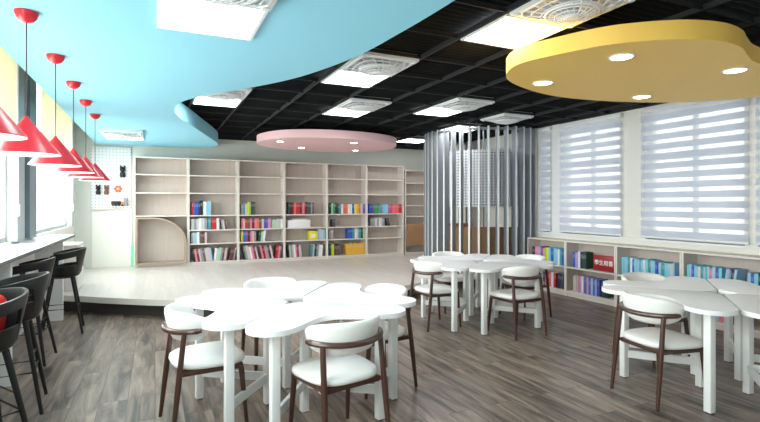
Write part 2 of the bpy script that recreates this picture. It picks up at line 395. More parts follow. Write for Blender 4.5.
# ceiling light panels and fans ------------------------------------
def ceiling_light(cx, cy, z, label, s=.60):
    t = thing('ceiling_light', label, 'ceiling light', (cx, cy, z), 0, 'square panel lights in the ceiling')
    b = newbm(); h = s/2; w = .022
    box(b, -h, h, -h, -h+w, -.012, .03); box(b, -h, h, h-w, h, -.012, .03); box(b, -h, -h+w, -h+w, h-w, -.012, .03); box(b, h-w, h, -h+w, h-w, -.012, .03)
    obj('light_frame', b, M['white_paint'], t, smooth=False)
    b = newbm(); box(b, -h+w, h-w, -h+w, h-w, -.006, .02); obj('diffuser', b, M['lamp'], t, smooth=False)
    return t
def make_fan(loc, label):
    t = thing('ceiling_fan', label, 'ceiling fan', loc, 0, 'square caged fans in the ceiling')
    h = .30; b = newbm()
    w = .045
    # flat frame
    for (x0, x1, y0, y1) in ((-h, h, -h, -h+w), (-h, h, h-w, h), (-h, -h+w, -h+w, h-w), (h-w, h, -h+w, h-w)): box(b, x0, x1, y0, y1, -.02, .035)
    obj('frame', b, M['white_paint'], t, smooth=False)
    # dished wire cage: rings blending square to round, plus swirled ribs
    b = newbm()
    def ring(f, k):
        pts = []
        for j in range(48):
            a = 2*pi*j/48; c, s = cos(a), sin(a)
            sq = 1/max(abs(c), abs(s)); r = .27*f*((1-k)*1+k*min(sq, 1.28))
            pts.append((r*c, r*s, -.022-.075*(1-f*f)))
        return pts
    for f, k in ((1, .9), (.86, .6), (.72, .2), (.66, 0), (.56, 0), (.42, 0), (.26, 0)): tube(b, ring(f, k), .0055 if f not in (.66, 1) else .010, 6, close=True)
    for q in range(20):
        a0 = 2*pi*q/20; pts = []
        for s_ in range(7):
            f = .22+.78*s_/6; a = a0+.5*(1-f)
            c, s2 = cos(a), sin(a); sq = min(1/max(abs(c), abs(s2)), 1.28); k = max(0, (f-.6)/.4)*.9; r = .27*f*((1-k)+k*sq)
            pts.append((r*c, r*s2, -.022-.075*(1-f*f)))
        tube(b, pts, .005, 5)
    obj('cage', b, M['white_paint'], t)
    b = newbm(); lathe(b, [(.0, -.105), (.05, -.103), (.066, -.09), (.066, -.07), (.03, -.06)], n=24); obj('hub_cap', b, M['white_paint'], t)
    b = newbm(); lathe(b, [(.045, -.05), (.05, -.02), (.05, .03), (.0, .04)], n=20); obj('motor', b, M['fan_blade'], t)
    for q in range(5):
        b = newbm(); a = 2*pi*q/5; ca, sa = cos(a), sin(a)
        P = [(.04, -.03, -.035), (.12, -.06, -.04), (.20, -.065, -.035), (.20, .045, -.008), (.12, .04, -.012), (.04, .03, -.02)]
        V = [bm_v for bm_v in (b.verts.new((x*ca-y*sa, x*sa+y*ca, z)) for x, y, z in P)]
        V2 = [b.verts.new((v.co.x, v.co.y, v.co.z+.004)) for v in V]
        b.faces.new(V); b.faces.new(V2[::-1])
        for i in range(6): b.faces.new((V[i], V2[i], V2[(i+1)%6], V[(i+1)%6]))
        obj('blade', b, M['fan_blade'], t)
    for cx_, cy_ in ((-1, -1), (1, -1), (1, 1), (-1, 1)):
        b = newbm(); box(b, cx_*.262-.02, cx_*.262+.02, cy_*.262-.02, cy_*.262+.02, -.035, -.018, bev=.004); obj('corner_clip', b, M['white_paint'], t)
    # back plate that closes the cell
    b = newbm(); box(b, -.29, .29, -.29, .29, .036, .05); obj('back_plate', b, M['fan_blade'], t, smooth=False)
    return t
cell = lambda i, j: (GX0+GP*(i+.5), GY0+GP*(j+.5))
lights = [((0, 0), ZG, 'large lit ceiling panel beside the caged fan, left of the yellow cloud'),
          ((-1, 3), ZG, 'lit ceiling panel beside the blue edge, second nearest on the black grid'),
          ((0, 6), ZG, 'lit ceiling panel above the left end of the pink cloud'),
          ((-3, 6), ZG, 'lit ceiling panel tucked against the blue curve at far left'),
          ((2, 5), ZG, 'lit ceiling panel left of the fan before the slatted screen'),
          ((4, 10), ZG, 'farthest lit ceiling panel right of the pink cloud'),
          ((4, 7), ZG, 'lit ceiling panel inside the round slatted screen')]
for (ij, z, l) in lights:
    x, y = cell(*ij); ceiling_light(x, y, z, l)
ceiling_light(.31, 3.18, 2.652, 'big lit panel in the blue ceiling at the top of the photo')
ceiling_light(-.48, 9.45, 2.652, 'lit panel at the far end of the blue ceiling')
fans = [((0, -1), 'nearest caged white ceiling fan, beside the yellow panel'),
        ((-1, 2), 'caged white ceiling fan beside the blue edge, second nearest on the black grid'),
        ((0, 5), 'caged white ceiling fan above the middle of the pink cloud'),
        ((-3, 5), 'caged white ceiling fan partly hidden behind the blue curve'),
        ((2, 4), 'caged white ceiling fan right of a lit panel before the slatted screen'),
        ((4, 5), 'caged ceiling fan directly in front of the slatted screen')]
f0 = None
for (ij, l) in fans:
    x, y = cell(*ij)
    if f0 is None: f0 = make_fan((x, y, ZG), l)
    else: dup(f0, (x, y, ZG), 0, l)
dup(f0, (.31, 2.55, 2.64), 0, 'caged fan in the blue ceiling at the top of the photo')
dup(f0, (-.48, 8.82, 2.64), 0, 'caged fan at the far end of the blue ceiling')

# ------------------------------------------------------------------ stage platform
st = thing('reading_platform', 'low curved pale wood stage running in front of the back bookcases', 'platform')
edge = catmull([(-1.39, 8.05), (-.925, 7.73), (-.55, 7.42), (.3, 6.84), (1.2, 6.52), (2.1, 6.42), (3.0, 6.50), (3.55, 6.66), (4.2, 7.0), (4.75, 7.2), (5.4, 7.05), (5.9, 6.96)], 6, False)
b = newbm(); prism(b, edge+[(6.39, 6.94), (6.39, YB-.002), (-1.39, YB-.002)], .17, .25, 0, 1)
obj('deck', b, [M['deck'], M['lami_edge']], st)
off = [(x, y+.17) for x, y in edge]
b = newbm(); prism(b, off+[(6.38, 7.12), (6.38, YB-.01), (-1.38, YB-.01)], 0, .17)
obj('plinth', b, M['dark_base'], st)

# ------------------------------------------------------------------ bookcases
TH = .022
def board(name, par, x0, x1, y0, y1, z0, z1, m):
    b = newbm(); box(b, x0, x1, y0, y1, z0, z1, bev=0); return obj(name, b, [m], par, smooth=False)
def bookcase(label, loc, rz, W, D, zs, H, group=None, name='bookcase', edge=True, arch=False, skip=()):
    """local: x along width, y inward (depth), z up; zs are shelf tops"""
    t = thing(name, label, 'bookcase', loc, rz, group)
    for x0 in (0, W-TH): board('side_panel', t, x0, x0+TH, 0, D, 0, H, M['lami'])
    board('back_panel', t, TH, W-TH, D-.012, D, 0, H, M['lami_back'])
    board('top_board', t, TH, W-TH, 0, D-.012, H-TH, H, M['lami'])
    board('plinth', t, TH, W-TH, .01, .03, 0, zs[0]-TH, M['lami'])
    for z in zs: board('shelf', t, TH, W-TH, .002, D-.012, z-TH, z, M['lami'])
    # light edge banding on the front
    b = newbm()
    for x0 in (0, W-TH): box(b, x0-.001, x0+TH+.001, -.003, 0, 0, H)
    for z in zs+[H]: box(b, TH+.001, W-TH-.001, -.003, .0015, z-TH, z)
    obj('edge_band', b, M['lami_edge'], t, smooth=False)
    return t
YS = 10.63
BX0 = -.37; BW = .985; DZ = .25
LV = [.06, .44, .72, 1.02, 1.48, 1.84]       # above the deck
names6 = ['first', 'second', 'third', 'fourth', 'fifth', 'sixth']
extra = ['with the arched reading nook at left end', 'beside the arched nook bay', 'third from the left', 'fourth from the left with red books', 'fifth from the left with mustard books', 'rightmost of the six with rainbow books']
bays = []
for i in range(6):
    zs = LV if i else [.06, 1.02, 1.48, 1.84]
    t = bookcase('tall pale oak bookcase on the stage, ' + extra[i], (BX0+i*BW, YS, DZ), 0, BW, .315, zs, 2.18, 'tall bookcases along the back wall')
    bays.append(t)
# arched nook
t = bays[0]
def arch_outline(x0, x1, z0, z1, r):
    pts = [(x0, z0), (x0, z1)]
    for k in range(0, 13):
        a = pi/2*(1-k/12); pts.append((x1-r+r*cos(a), z1-r*.86+r*.86*sin(a)))
    pts.append((x1, z0)); return pts
O = arch_outline(.03, BW-.03, .062, .985, .62); I = arch_outline(.06, BW-.06, .092, .955, .60)
b = newbm()
vo = [[b.verts.new((x, y, z)) for x, z in O] for y in (-.06, .29)]; vi = [[b.verts.new((x, y, z)) for x, z in I] for y in (-.06, .29)]
n = len(O)
for i in range(n):
    j = (i+1) % n
    b.faces.new((vo[0][i], vo[0][j], vi[0][j], vi[0][i])); b.faces.new((vo[1][i], vi[1][i], vi[1][j], vo[1][j]))
    b.faces.new((vo[0][i], vo[1][i], vo[1][j], vo[0][j])); b.faces.new((vi[0][i], vi[0][j], vi[1][j], vi[1][i]))
a_ = obj('arch_lining', b, M['ply'], t)
b = newbm(); A = [b.verts.new((x, .27, z)) for x, z in I]; B = [b.verts.new((x, .285, z)) for x, z in I]
b.faces.new(A); b.faces.new(B[::-1])
obj('arch_back', b, M['lami_back'], t, smooth=False)
# corner bookcase at right, brown board in front
t = bookcase('narrow tall bookcase in the far corner left of the slatted screen', (5.60, 10.66, DZ), 0, .75, .27, [.06, .5, .95, 1.22, 1.5, 1.78], 2.1)
b = newbm(); box(b, 5.60, 6.3, 10.56, 10.60, .48, 1.0, bev=.004); box(b, 5.63, 5.67, 10.60, 10.652, .7, .76); box(b, 6.2, 6.24, 10.60, 10.652, .7, .76)
fb = obj('front_board', b, M['brown']); fb.parent = t; fb.matrix_parent_inverse = Matrix.Translation((-5.60, -10.66, -DZ)); fb['label'] = 'blank brown wooden board across the front'

# right-hand low bookcases, local x -> -Y
RYS = [6.88, 5.98, 5.02, 4.04, 3.04, 2.04]
rl = ['beside the slatted screen', 'holding the red sign', 'full of pale blue books behind the right tables', 'at the right edge with a pink book', 'nearest, beyond the right edge of the photo']
for i in range(4):
    bookcase('low window bookcase ' + rl[i], (6.10, RYS[i], 0), -pi/2, RYS[i]-RYS[i+1]-.006, .29, [.09, .48], .90, 'low bookcases under the right windows')

# ------------------------------------------------------------------ books
PAL = {'red': (196, 44, 48), 'dark red': (128, 30, 40), 'orange': (226, 122, 70), 'yellow': (232, 222, 60), 'mustard': (226, 176, 60), 'lime green': (160, 200, 70), 'green': (70, 150, 90),
       'dark green': (34, 70, 58), 'teal': (70, 150, 160), 'cyan': (120, 208, 228), 'light blue': (150, 200, 232), 'blue': (50, 92, 190), 'navy': (34, 44, 84), 'purple': (120, 84, 168), 'lilac': (178, 160, 214),
       'pink': (226, 128, 150), 'pale pink': (222, 188, 190), 'coral': (240, 104, 104), 'magenta': (206, 84, 160), 'brown': (122, 84, 66), 'grey': (148, 150, 154), 'light grey': (198, 200, 202), 'white': (236, 236, 236),
       'black': (34, 34, 38), 'dark grey': (76, 78, 84), 'beige': (208, 190, 160), 'pale green': (180, 206, 180)}
BM = {k: mat('cover_'+k.replace(' ', '_'), srgb(*v), .45) for k, v in PAL.items()}
BM2 = {k: mat('label_'+k.replace(' ', '_'), tuple(min(1, .75*c+.14) for c in srgb(*v)), .5) for k, v in PAL.items()}
ORD = ['first','second','third','fourth','fifth','sixth','seventh','eighth','ninth','tenth','eleventh','twelfth','thirteenth','fourteenth','fifteenth','sixteenth','seventeenth','eighteenth','nineteenth','twentieth',
       'twenty-first','twenty-second','twenty-third','twenty-fourth','twenty-fifth','twenty-sixth','twenty-seventh','twenty-eighth','twenty-ninth','thirtieth','thirty-first','thirty-second']
def book_mesh(w, d, h, col):
    b = newbm(); c = min(.003, w*.15)
    box(b, 0, c, .002, d, 0, h, 0); box(b, w-c, w, .002, d, 0, h, 0); box(b, 0, w, 0, .004, 0, h, 0)   # boards and spine
    box(b, c, w-c, .004, d-.004, .003, h-.003, 1)                                                       # pages
    box(b, w*.12, w*.88, -.0006, 0, h*.62, h*.84, 2)                                                    # title patch on the spine
    me = bpy.data.meshes.new('book'); bmesh.ops.recalc_face_normals(b, faces=b.faces[:]); b.to_mesh(me); b.free()
    me.materials.append(BM[col]); me.materials.append(M['pages']); me.materials.append(BM2[col]); return me
def book_row(org, rz, segs, where, group):
    """segs: (x0, x1, [colours], height, lean_deg); org = left front corner on the shelf top"""
    k = 0; ca, sa = cos(rz), sin(rz)
    for (x0, x1, cols, hh, lean) in segs:
        n = len(cols); th = R(lean); x = x0
        ws = [random.uniform(.75, 1.25) for _ in cols]; s = sum(ws); span = (x1-x0)-abs(sin(th))*hh
        for q, col in enumerate(cols):
            w = span*ws[q]/s*cos(th)*.985; h = hh*random.uniform(.9, 1.0) if lean == 0 or True else hh
            d = random.uniform(.15, .2)
            o = bpy.data.objects.new('book', book_mesh(w, d, h, col)); C.objects.link(o)
            if lean > 0:   # leans to the left, standing on its lower-left corner... top goes left
                # top leans left: rotate about y by -th; keep lowest corner (right-bottom lifted) on the shelf
                px = x+sin(th)*hh; pz = 0
            else: px = x; pz = 0
            if lean < 0: pz = 0
            rot = -th
            # bottom corners: (0,0) and (w,0) rotated about Y
            z1 = -w*sin(rot); pz = max(0, -z1) if z1 < 0 else 0
            y = .03+random.uniform(0, .012)
            o.location = (org[0]+px*ca-y*sa, org[1]+px*sa+y*ca, org[2]+pz+.0008)
            o.rotation_euler = (Matrix.Rotation(rz, 3, 'Z') @ Matrix.Rotation(rot, 3, 'Y')).to_euler()
            x += w/cos(th)*1.012
            size = 'thin' if w < .025 else ('thick' if w > .05 else 'slim')
            tag(o, '%s %s book, %s from left %s' % (size, col, ORD[k], where), 'book', group); k += 1
B_ = {}
def S(s):
    m_ = {'r':'red','R':'dark red','o':'orange','y':'yellow','m':'mustard','l':'lime green','g':'green','G':'dark green','t':'teal','c':'cyan','b':'light blue','B':'blue','N':'navy','p':'purple','i':'lilac',
          'k':'pink','K':'pale pink','C':'coral','M':'magenta','n':'brown','a':'grey','A':'light grey','w':'white','x':'black','X':'dark grey','e':'beige','v':'pale green'}
    return [m_[c] for c in s]
shelfname = {0: 'lowest', 1: 'second-lowest', 2: 'third-lowest', 3: 'fourth-lowest'}
def bx(i, u): # photo column inside bay i -> local x
    a = R(24.75); t_ = (u-380)/488; f = (t_*cos(a)+sin(a))/(cos(a)-t_*sin(a)); return f*(YS+.03)-(BX0+i*BW)
rows = {
 (1,3): [(191.5,203,S('rBBNx'),.30,0),(203.3,211,S('wcb'),.30,0)],
 (1,2): [(191,207.5,S('AaAwAa'),.24,0),(208,211,S('t'),.25,0),(211.3,219.3,S('rrw'),.24,0),(220.5,227,S('aKX'),.22,8)],
 (1,1): [(191,199.5,S('aAbw'),.24,0),(200,207,S('nXK'),.24,0)],
 (1,0): [(191.5,213,S('xkRAanAKb'),.29,9),(213.5,228,S('wAvaXK'),.28,-8),(229,237.5,S('XRna'),.29,-9)],
 (2,3): [(241,247,S('atA'),.25,0),(247.3,255.5,S('ylGX'),.28,0)],
 (2,2): [(241.5,252,S('kKrnk'),.23,0),(252.3,264,S('RkonK'),.23,0),(264.3,271.5,S('Bpik'),.23,0),(272,284,S('vvAvw'),.2,0)],
 (2,1): [(241,248,S('yBp'),.24,0),(248.5,256,S('RkKa'),.24,0),(258,266,S('Gvw'),.24,-6)],
 (2,0): [(242,259,S('XaAKwkRA'),.3,12),(259.5,274,S('kRkaxK'),.3,12),(275,283,S('RrkX'),.3,-7)],
 (3,3): [(288.5,293.5,S('XxR'),.28,0),(293.8,302,S('CrrR'),.28,0),(302.3,307,S('kR'),.29,0),(307.3,314,S('XXaX'),.27,0)],
 (3,1): [(318.5,325,S('bAb'),.25,0)],
 (3,0): [(287.5,302,S('xvaAwkRKA'),.29,5),(311,325,S('tAGawwX'),.28,-4)],
 (4,3): [(329.5,337,S('GvgG'),.28,0),(337.5,341,S('Xt'),.22,0),(341.3,350,S('wCow'),.24,0),(350.3,366,S('wBymoAp'),.24,0)],
 (4,2): [(332.5,335.5,S('X'),.19,0)],
 (4,1): [(329.5,333,S('aK'),.23,0),(348,354.5,S('BBt'),.25,0),(355,365,S('wAtGv'),.25,0)],
 (4,0): [(329.5,334,S('Gly'),.28,0),(334.5,340,S('XnX'),.26,0),(345.5,366,S('mmmmmmmm'),.27,5)],
 (5,3): [(369.5,374,S('BBp'),.24,0),(374.3,381.5,S('gggt'),.24,0),(381.8,391,S('icbM'),.24,0),(391.3,401.5,S('CkCCr'),.24,0)],
 (5,2): [(370.5,385,S('aaAawAa'),.2,0),(386,390.5,S('XX'),.2,14)],
}
for (i, s), segs in rows.items():
    L_ = [(max(bx(i, u0), TH+.004), min(bx(i, u1), BW-TH-.004), c, h, l) for (u0, u1, c, h, l) in segs]
    book_row((BX0+i*BW, YS, DZ+LV[s]), 0, L_, 'on the %s shelf, %s tall bookcase' % (shelfname[s], names6[i]), 'books in the tall back bookcases')
def ry(u): # photo column -> Y on the low shelf front
    a = R(24.75); t_ = (u-380)/488; f = (cos(a)-t_*sin(a))/(t_*cos(a)+sin(a)); return f*6.14
low = {
 (0,1): [(532.5,541,S('Nki'),.28,0),(541.3,551,S('pklyc'),.28,0),(551.5,564,S('BcbwtB'),.28,0)],
 (0,0): [(535,545,S('pikX'),.26,0),(545.5,556,S('krCwr'),.26,0),(557,564,S('NNX'),.26,-8)],
 (1,1): [(573,580,S('Biw'),.27,0),(580.3,586.5,S('NGG'),.27,0)],
 (1,0): [(573,584,S('eAKkiw'),.27,0),(584.5,600,S('pipbBiB'),.27,0),(600.5,609,S('NGxG'),.26,-6)],
 (2,1): [(622,640,S('cbctwBcb'),.26,0),(640.5,658,S('cbwctbcB'),.26,0),(658.5,675,S('btcbAb'),.26,0)],
 (2,0): [(622,640,S('NXGNaB'),.25,0),(641,672,S('bBNbcBtN'),.25,0)],
 (3,1): [(687,703,S('cbBcbwt'),.26,0),(703.5,722,S('bckbBc'),.26,0),(723,738,S('bitNb'),.26,-9),(748,766,S('bBcNb'),.25,0)],
 (3,0): [(690,712,S('BNbcB'),.25,0),(715,745,S('bkBNGbN'),.25,0)],
}
for (i, s), segs in low.items():
    W = RYS[i]-RYS[i+1]
    L_ = [(max(RYS[i]-ry(u0), TH+.004), min(RYS[i]-ry(u1), W-TH-.006), c, h, l) for (u0, u1, c, h, l) in segs]
    book_row((6.10, RYS[i], [.09, .48][s]), -pi/2, L_, 'on the %s shelf, %s low window bookcase' % (['bottom', 'upper'][s], names6[i]), 'books in the low window bookcases')
# white paper box + yellow box on the back shelves
X3 = BX0+3*BW
t = thing('storage_box', 'white long storage box lying on the fourth tall bookcase, third-lowest shelf', 'box', (X3+bx(3, 288), YS+.04, DZ+LV[2]+.0005))
b = newbm(); box(b, 0, .52, 0, .2, 0, .17, bev=.006); obj('box_body', b, M['white'], t)
b = newbm(); box(b, .1, .45, .03, .17, .171, .2); obj('paper_stack', b, M['fan_blade'], t, smooth=False)
t = thing('magazine_file', 'bright yellow magazine file on the fourth tall bookcase', 'box', (X3+bx(3, 309.5), YS+.04, DZ+LV[1]+.0005))
b = newbm(); box(b, 0, .2, 0, .19, 0, .2, bev=.005); obj('file_body', b, BM['yellow'], t)
b = newbm(); box(b, .05, .15, -.002, .0005, .05, .12); obj('file_label', b, M['pages'], t, smooth=False)

# red sign with four characters
yc = ry(602.6); t = thing('shelf_sign', 'dark red sign with white Chinese characters standing on the low window bookcase', 'sign', (6.16, yc, .4815), -pi/2)
sw = abs(ry(592.0)-ry(614))*.96
b = newbm(); box(b, -sw/2, sw/2, 0, .012, 0, .24, bev=.003); obj('sign_board', b, M['sign_red'], t)
cu = bpy.data.curves.new('sign_text', 'FONT'); cu.body = '\u5b78\u751f\u7528\u66f8'; cu.align_x = 'CENTER'; cu.align_y = 'CENTER'; cu.size = sw/4.5; cu.extrude = .001; cu.offset = .0006
to = bpy.data.objects.new('tmp_text', cu); C.objects.link(to)
dg = bpy.context.evaluated_depsgraph_get(); me = bpy.data.meshes.new_from_object(to.evaluated_get(dg))
bpy.data.objects.remove(to)
me.materials.clear(); me.materials.append(M['sign_white'])
o = bpy.data.objects.new('sign_lettering', me); C.objects.link(o); o.parent = t; o.location = (0, -.0015, .12); o.rotation_euler = (pi/2, 0, 0)
b = newbm(); box(b, -sw*.3, sw*.3, .012, .06, 0, .01); obj('sign_foot', b, M['sign_red'], t, smooth=False)

# ------------------------------------------------------------------ slatted round screen
SC = (5.97, 8.04); SR = 1.11
t = thing('slatted_screen', 'round grey vertical slat screen around the column by the right windows', 'screen', (SC[0], SC[1], .25))
def arc_wall(r, a0, a1, z0, z1, th=.02, n=40, uvs=None):
    b = newbm(); uvl = b.loops.layers.uv.new('UVMap')
    A = []
    for k in range(n+1):
        a = a0+(a1-a0)*k/n
        A.append([b.verts.new((rr*cos(a), rr*sin(a), z)) for rr, z in ((r, z0), (r, z1), (r-th, z1), (r-th, z0))])
    for k in range(n):
        for q in range(4):
            f = b.faces.new((A[k][q], A[k+1][q], A[k+1][(q+1)%4], A[k][(q+1)%4]))
            s0 = abs(a1-a0)*r*k/n; s1 = abs(a1-a0)*r*(k+1)/n
            zz = {0: (z0, z1), 2: (z1, z0)}.get(q, (0, 0)); sc_ = 19
            for lp, uv in zip(f.loops, ((s0*sc_, zz[0]*sc_), (s1*sc_, zz[0]*sc_), (s1*sc_, zz[1]*sc_), (s0*sc_, zz[1]*sc_))): lp[uvl].uv = uv
    b.faces.new(A[0]); b.faces.new(A[-1][::-1]); return b
def limit(r): return math.acos(min(1, (XR-.02-SC[0])/r))
lim = limit(SR+.07); NS = 27
H = ZG-.25-.012
for k in range(NS):
    a = lim+(2*pi-2*lim)*(k+.15)/(NS-.7)
    b = newbm(); ca, sa = cos(a), sin(a); hw = .017
    V = []
    for z in (.004, H):
        for (r_, s_) in ((SR-.07, -hw), (SR+.06, -hw), (SR+.06, hw), (SR-.07, hw)):
            V.append(b.verts.new((r_*ca-s_*sa, r_*sa+s_*ca, z)))
    for q in ((3,2,1,0),(4,5,6,7),(0,1,5,4),(1,2,6,5),(2,3,7,6),(3,0,4,7)): b.faces.new([V[i] for i in q])
    o_ = obj('slat', b, [M['slat'], M['slat_lit_edge']], t, smooth=False)
    for p in o_.data.polygons:
        if abs(p.normal.x*ca+p.normal.y*sa) > .9: p.material_index = 1  # radial ends take the painted-light tone
l2 = limit(SR+.05)
obj('top_rail', arc_wall(SR+.02, l2, 2*pi-l2, H-.06, H-.02, .04), M['slat'], t)
obj('bottom_rail', arc_wall(SR+.02, l2, 2*pi-l2, .004, .03, .04), M['slat'], t)
li = limit(.96)
obj('perforated_panel', arc_wall(.95, li+.05, 2*pi-li-.05, 1.20, 2.25, .006, 60), M['perf'], t)
obj('hole_backing', arc_wall(.93, li+.08, 2*pi-li-.08, 1.22, 2.23, .004, 50), M['hole_darkener'], t)  # added sheet that makes the perforation holes look dark
obj('bench_back', arc_wall(.95, li+.05, 2*pi-li-.05, .004, .83, .03, 50), M['brown'], t)
for k in range(9):
    a = li+.1+(2*pi-2*li-.2)*k/8
    b = newbm(); tube(b, [(.925*cos(a), .925*sin(a), .83), (.925*cos(a), .925*sin(a), H-.02)], .014, 8); obj('post', b, M['slat'], t)

# ------------------------------------------------------------------ blinds
def zebra(y0, y1, label, z0=1.02, z1=2.87):
    x = XR-.045
    t = thing('zebra_blind', label, 'blind', (x, (y0+y1)/2, z0), 0, 'striped blinds on the right windows')
    h = (y1-y0)/2; Hh = z1-z0
    b = newbm(); box(b, -.025, .03, -h, h, Hh-.07, Hh, bev=.008); obj('cassette', b, M['white_paint'], t)
    b = newbm(); box(b, -.012, .012, -h, h, 0, .03, bev=.006); obj('bottom_rail', b, M['white_paint'], t)
    b = newbm(); z = .03; k = 0
    while z < Hh-.07:
        e = min(z+(.052 if k % 2 else .082), Hh-.07)
        V = [b.verts.new(p) for p in ((0, -h+.01, z), (0, h-.01, z), (0, h-.01, e), (0, -h+.01, e))]
        f = b.faces.new(V); f.material_index = k % 2; z = e; k += 1
    obj('striped_fabric', b, [M['blind_solid'], M['blind_sheer']], t, smooth=False)
    b = newbm(); tube(b, [(-.02, h-.06, Hh-.05), (-.02, h-.06, .35)], .003, 5); obj('pull_cord', b, M['white_paint'], t)
zebra(6.57, 6.86, 'narrow striped white blind right beside the slatted screen')
zebra(5.13, 6.37, 'striped white blind between white frame and pillar, above the red sign')
zebra(3.40, 4.82, 'wide striped white blind right of the white pillar')
zebra(1.60, 3.34, 'striped white blind cut off by the right edge of the photo')

def roller(y0, y1, zb, label):
    t = thing('roller_blind', label, 'blind', (XL+.06, (y0+y1)/2, zb), 0, 'cream roller blinds on the left windows')
    h = (y1-y0)/2; Hh = 3.28-zb
    b = newbm(); box(b, -.001, .001, -h, h, 0, Hh-.03); obj('blind_cloth', b, M['roller'], t, smooth=False)
    b = newbm(); tube(b, [(0, -h, Hh-.03), (0, h, Hh-.03)], .028, 12); obj('roller_tube', b, M['white_paint'], t)
    b = newbm(); tube(b, [(0, -h, 0), (0, h, 0)], .01, 8); obj('hem_bar', b, M['white_paint'], t)
    b = newbm(); tube(b, [(.03, h-.08, Hh-.04), (.03, h-.08, -.75)], .004, 6); box(b, .015, .045, h-.11, h-.05, -1.08+.2, -.75, bev=.005); obj('pull_cord', b, M['white_paint'], t)
roller(3.0, 6.35, 2.25, 'cream roller blind half lowered over the nearest left window')
roller(7.62, 10.1, 2.25, 'cream roller blind half lowered over the far left window')

# ------------------------------------------------------------------ counter
ct = thing('bar_counter', 'long white bar counter with a thin dark edge under the left windows', 'counter', (-1.2, 4, 0))
CX = -1.03+1.2; ZC = 1.07
b = newbm()
Yn, Yf_ = -1.2, 8.1
P = [(-.195, Yn-4), (CX+.0, Yn-4), (CX, 0), (CX, Yf_-4-.05), (CX-.03, Yf_-4), (-.195, Yf_-4)]
prism(b, P, ZC-.03, ZC, 0, 0); obj('countertop', b, M['counter'], ct, smooth=False)
b = newbm(); box(b, CX+.0005, CX+.006, Yn-4, Yf_-4-.05, ZC-.032, ZC-.002); obj('edge_strip', b, M['counter_edge'], ct, smooth=False)
for yy in (-.4, 2.3, 4.95, 7.45):
    b = newbm(); box(b, -.19, .12, yy-4-.03, yy-4+.03, 0, ZC-.03); obj('support_panel', b, M['white'], ct, smooth=False)
b = newbm(); box(b, -.197, -.18, Yn-4, Yf_-4-.3, .12, ZC-.03); obj('modesty_panel', b, M['white'], ct, smooth=False)
# pale low cabinet after the counter, on the stage
t = thing('low_cabinet', 'pale low cabinet on the stage past the far end of the bar counter', 'cabinet', (-1.19, 8.5, .25))
b = newbm(); box(b, -.195, .17, -.3, .3, 0, .64, bev=.004); obj('carcass', b, M['lami'], t)
b = newbm(); box(b, -.2, .18, -.31, .31, .641, .665, bev=.003); obj('cabinet_top', b, M['lami_edge'], t)
b = newbm(); box(b, .1705, .182, -.29, .29, .02, .63); d_ = obj('door', b, M['panel'], t, smooth=False)
b = newbm(); box(b, .1825, .2, .2, .215, .3, .42); obj('handle', b, M['frame_grey'], d_, smooth=False)

# ------------------------------------------------------------------ pendant lamps
PX = -.705; PY = [2.68, 3.57, 4.52, 5.44, 6.35, 7.28]
def make_pendant(loc, label):
    t = thing('pendant_lamp', label, 'pendant lamp', loc, 0, 'red cone pendant lamps over the bar counter')
    zc = 2.66-loc[2]                     # loc z is the shade rim
    b = newbm(); lathe(b, [(.0, zc-.066), (.014, zc-.065), (.036, zc-.055), (.053, zc-.036), (.062, zc-.012), (.063, zc-.001)], n=28, capt=True); obj('canopy', b, M['red'], t)
    b = newbm(); tube(b, [(0, 0, .225), (0, 0, zc-.062)], .0035, 8); obj('cord', b, M['cord'], t)
    b = newbm(); lathe(b, [(.0, .232), (.008, .231), (.013, .218), (.176, .010), (.178, 0), (.174, 0), (.171, .009), (.02, .200), (0, .204)], n=40)
    for f in b.faces:
        c = f.calc_center_median(); rr = sqrt(c.x**2+c.y**2)
        pass
    s = obj('lamp_shade', b, [M['red'], M['shade_inner']], t, sharp=50)
    me = s.data
    for p in me.polygons:
        c = p.center; rr = sqrt(c.x**2+c.y**2)
        if p.normal.z < -.02 and c.z < .2: p.material_index = 1
    b = newbm(); lathe(b, [(.018, .19), (.02, .14), (.0, .14)], n=16); obj('lamp_holder', b, M['white'], t)
    b = newbm(); lathe(b, [(.0, .03), (.02, .034), (.035, .055), (.038, .08), (.028, .11), (.016, .138)], n=20); obj('bulb', b, M['bulb'], t)
    return t
pl = ['nearest red cone pendant lamp, cut by the left edge', 'second nearest red cone pendant lamp above the counter', 'third red cone pendant lamp from the camera', 'fourth red cone pendant lamp from the camera',
      'fifth red cone pendant lamp from the camera', 'farthest red cone pendant lamp beside the pegboard']
p0 = make_pendant((PX, PY[0], 1.80), pl[0])
for y, l in zip(PY[1:], pl[1:]): dup(p0, (PX, y, 1.80), 0, l)

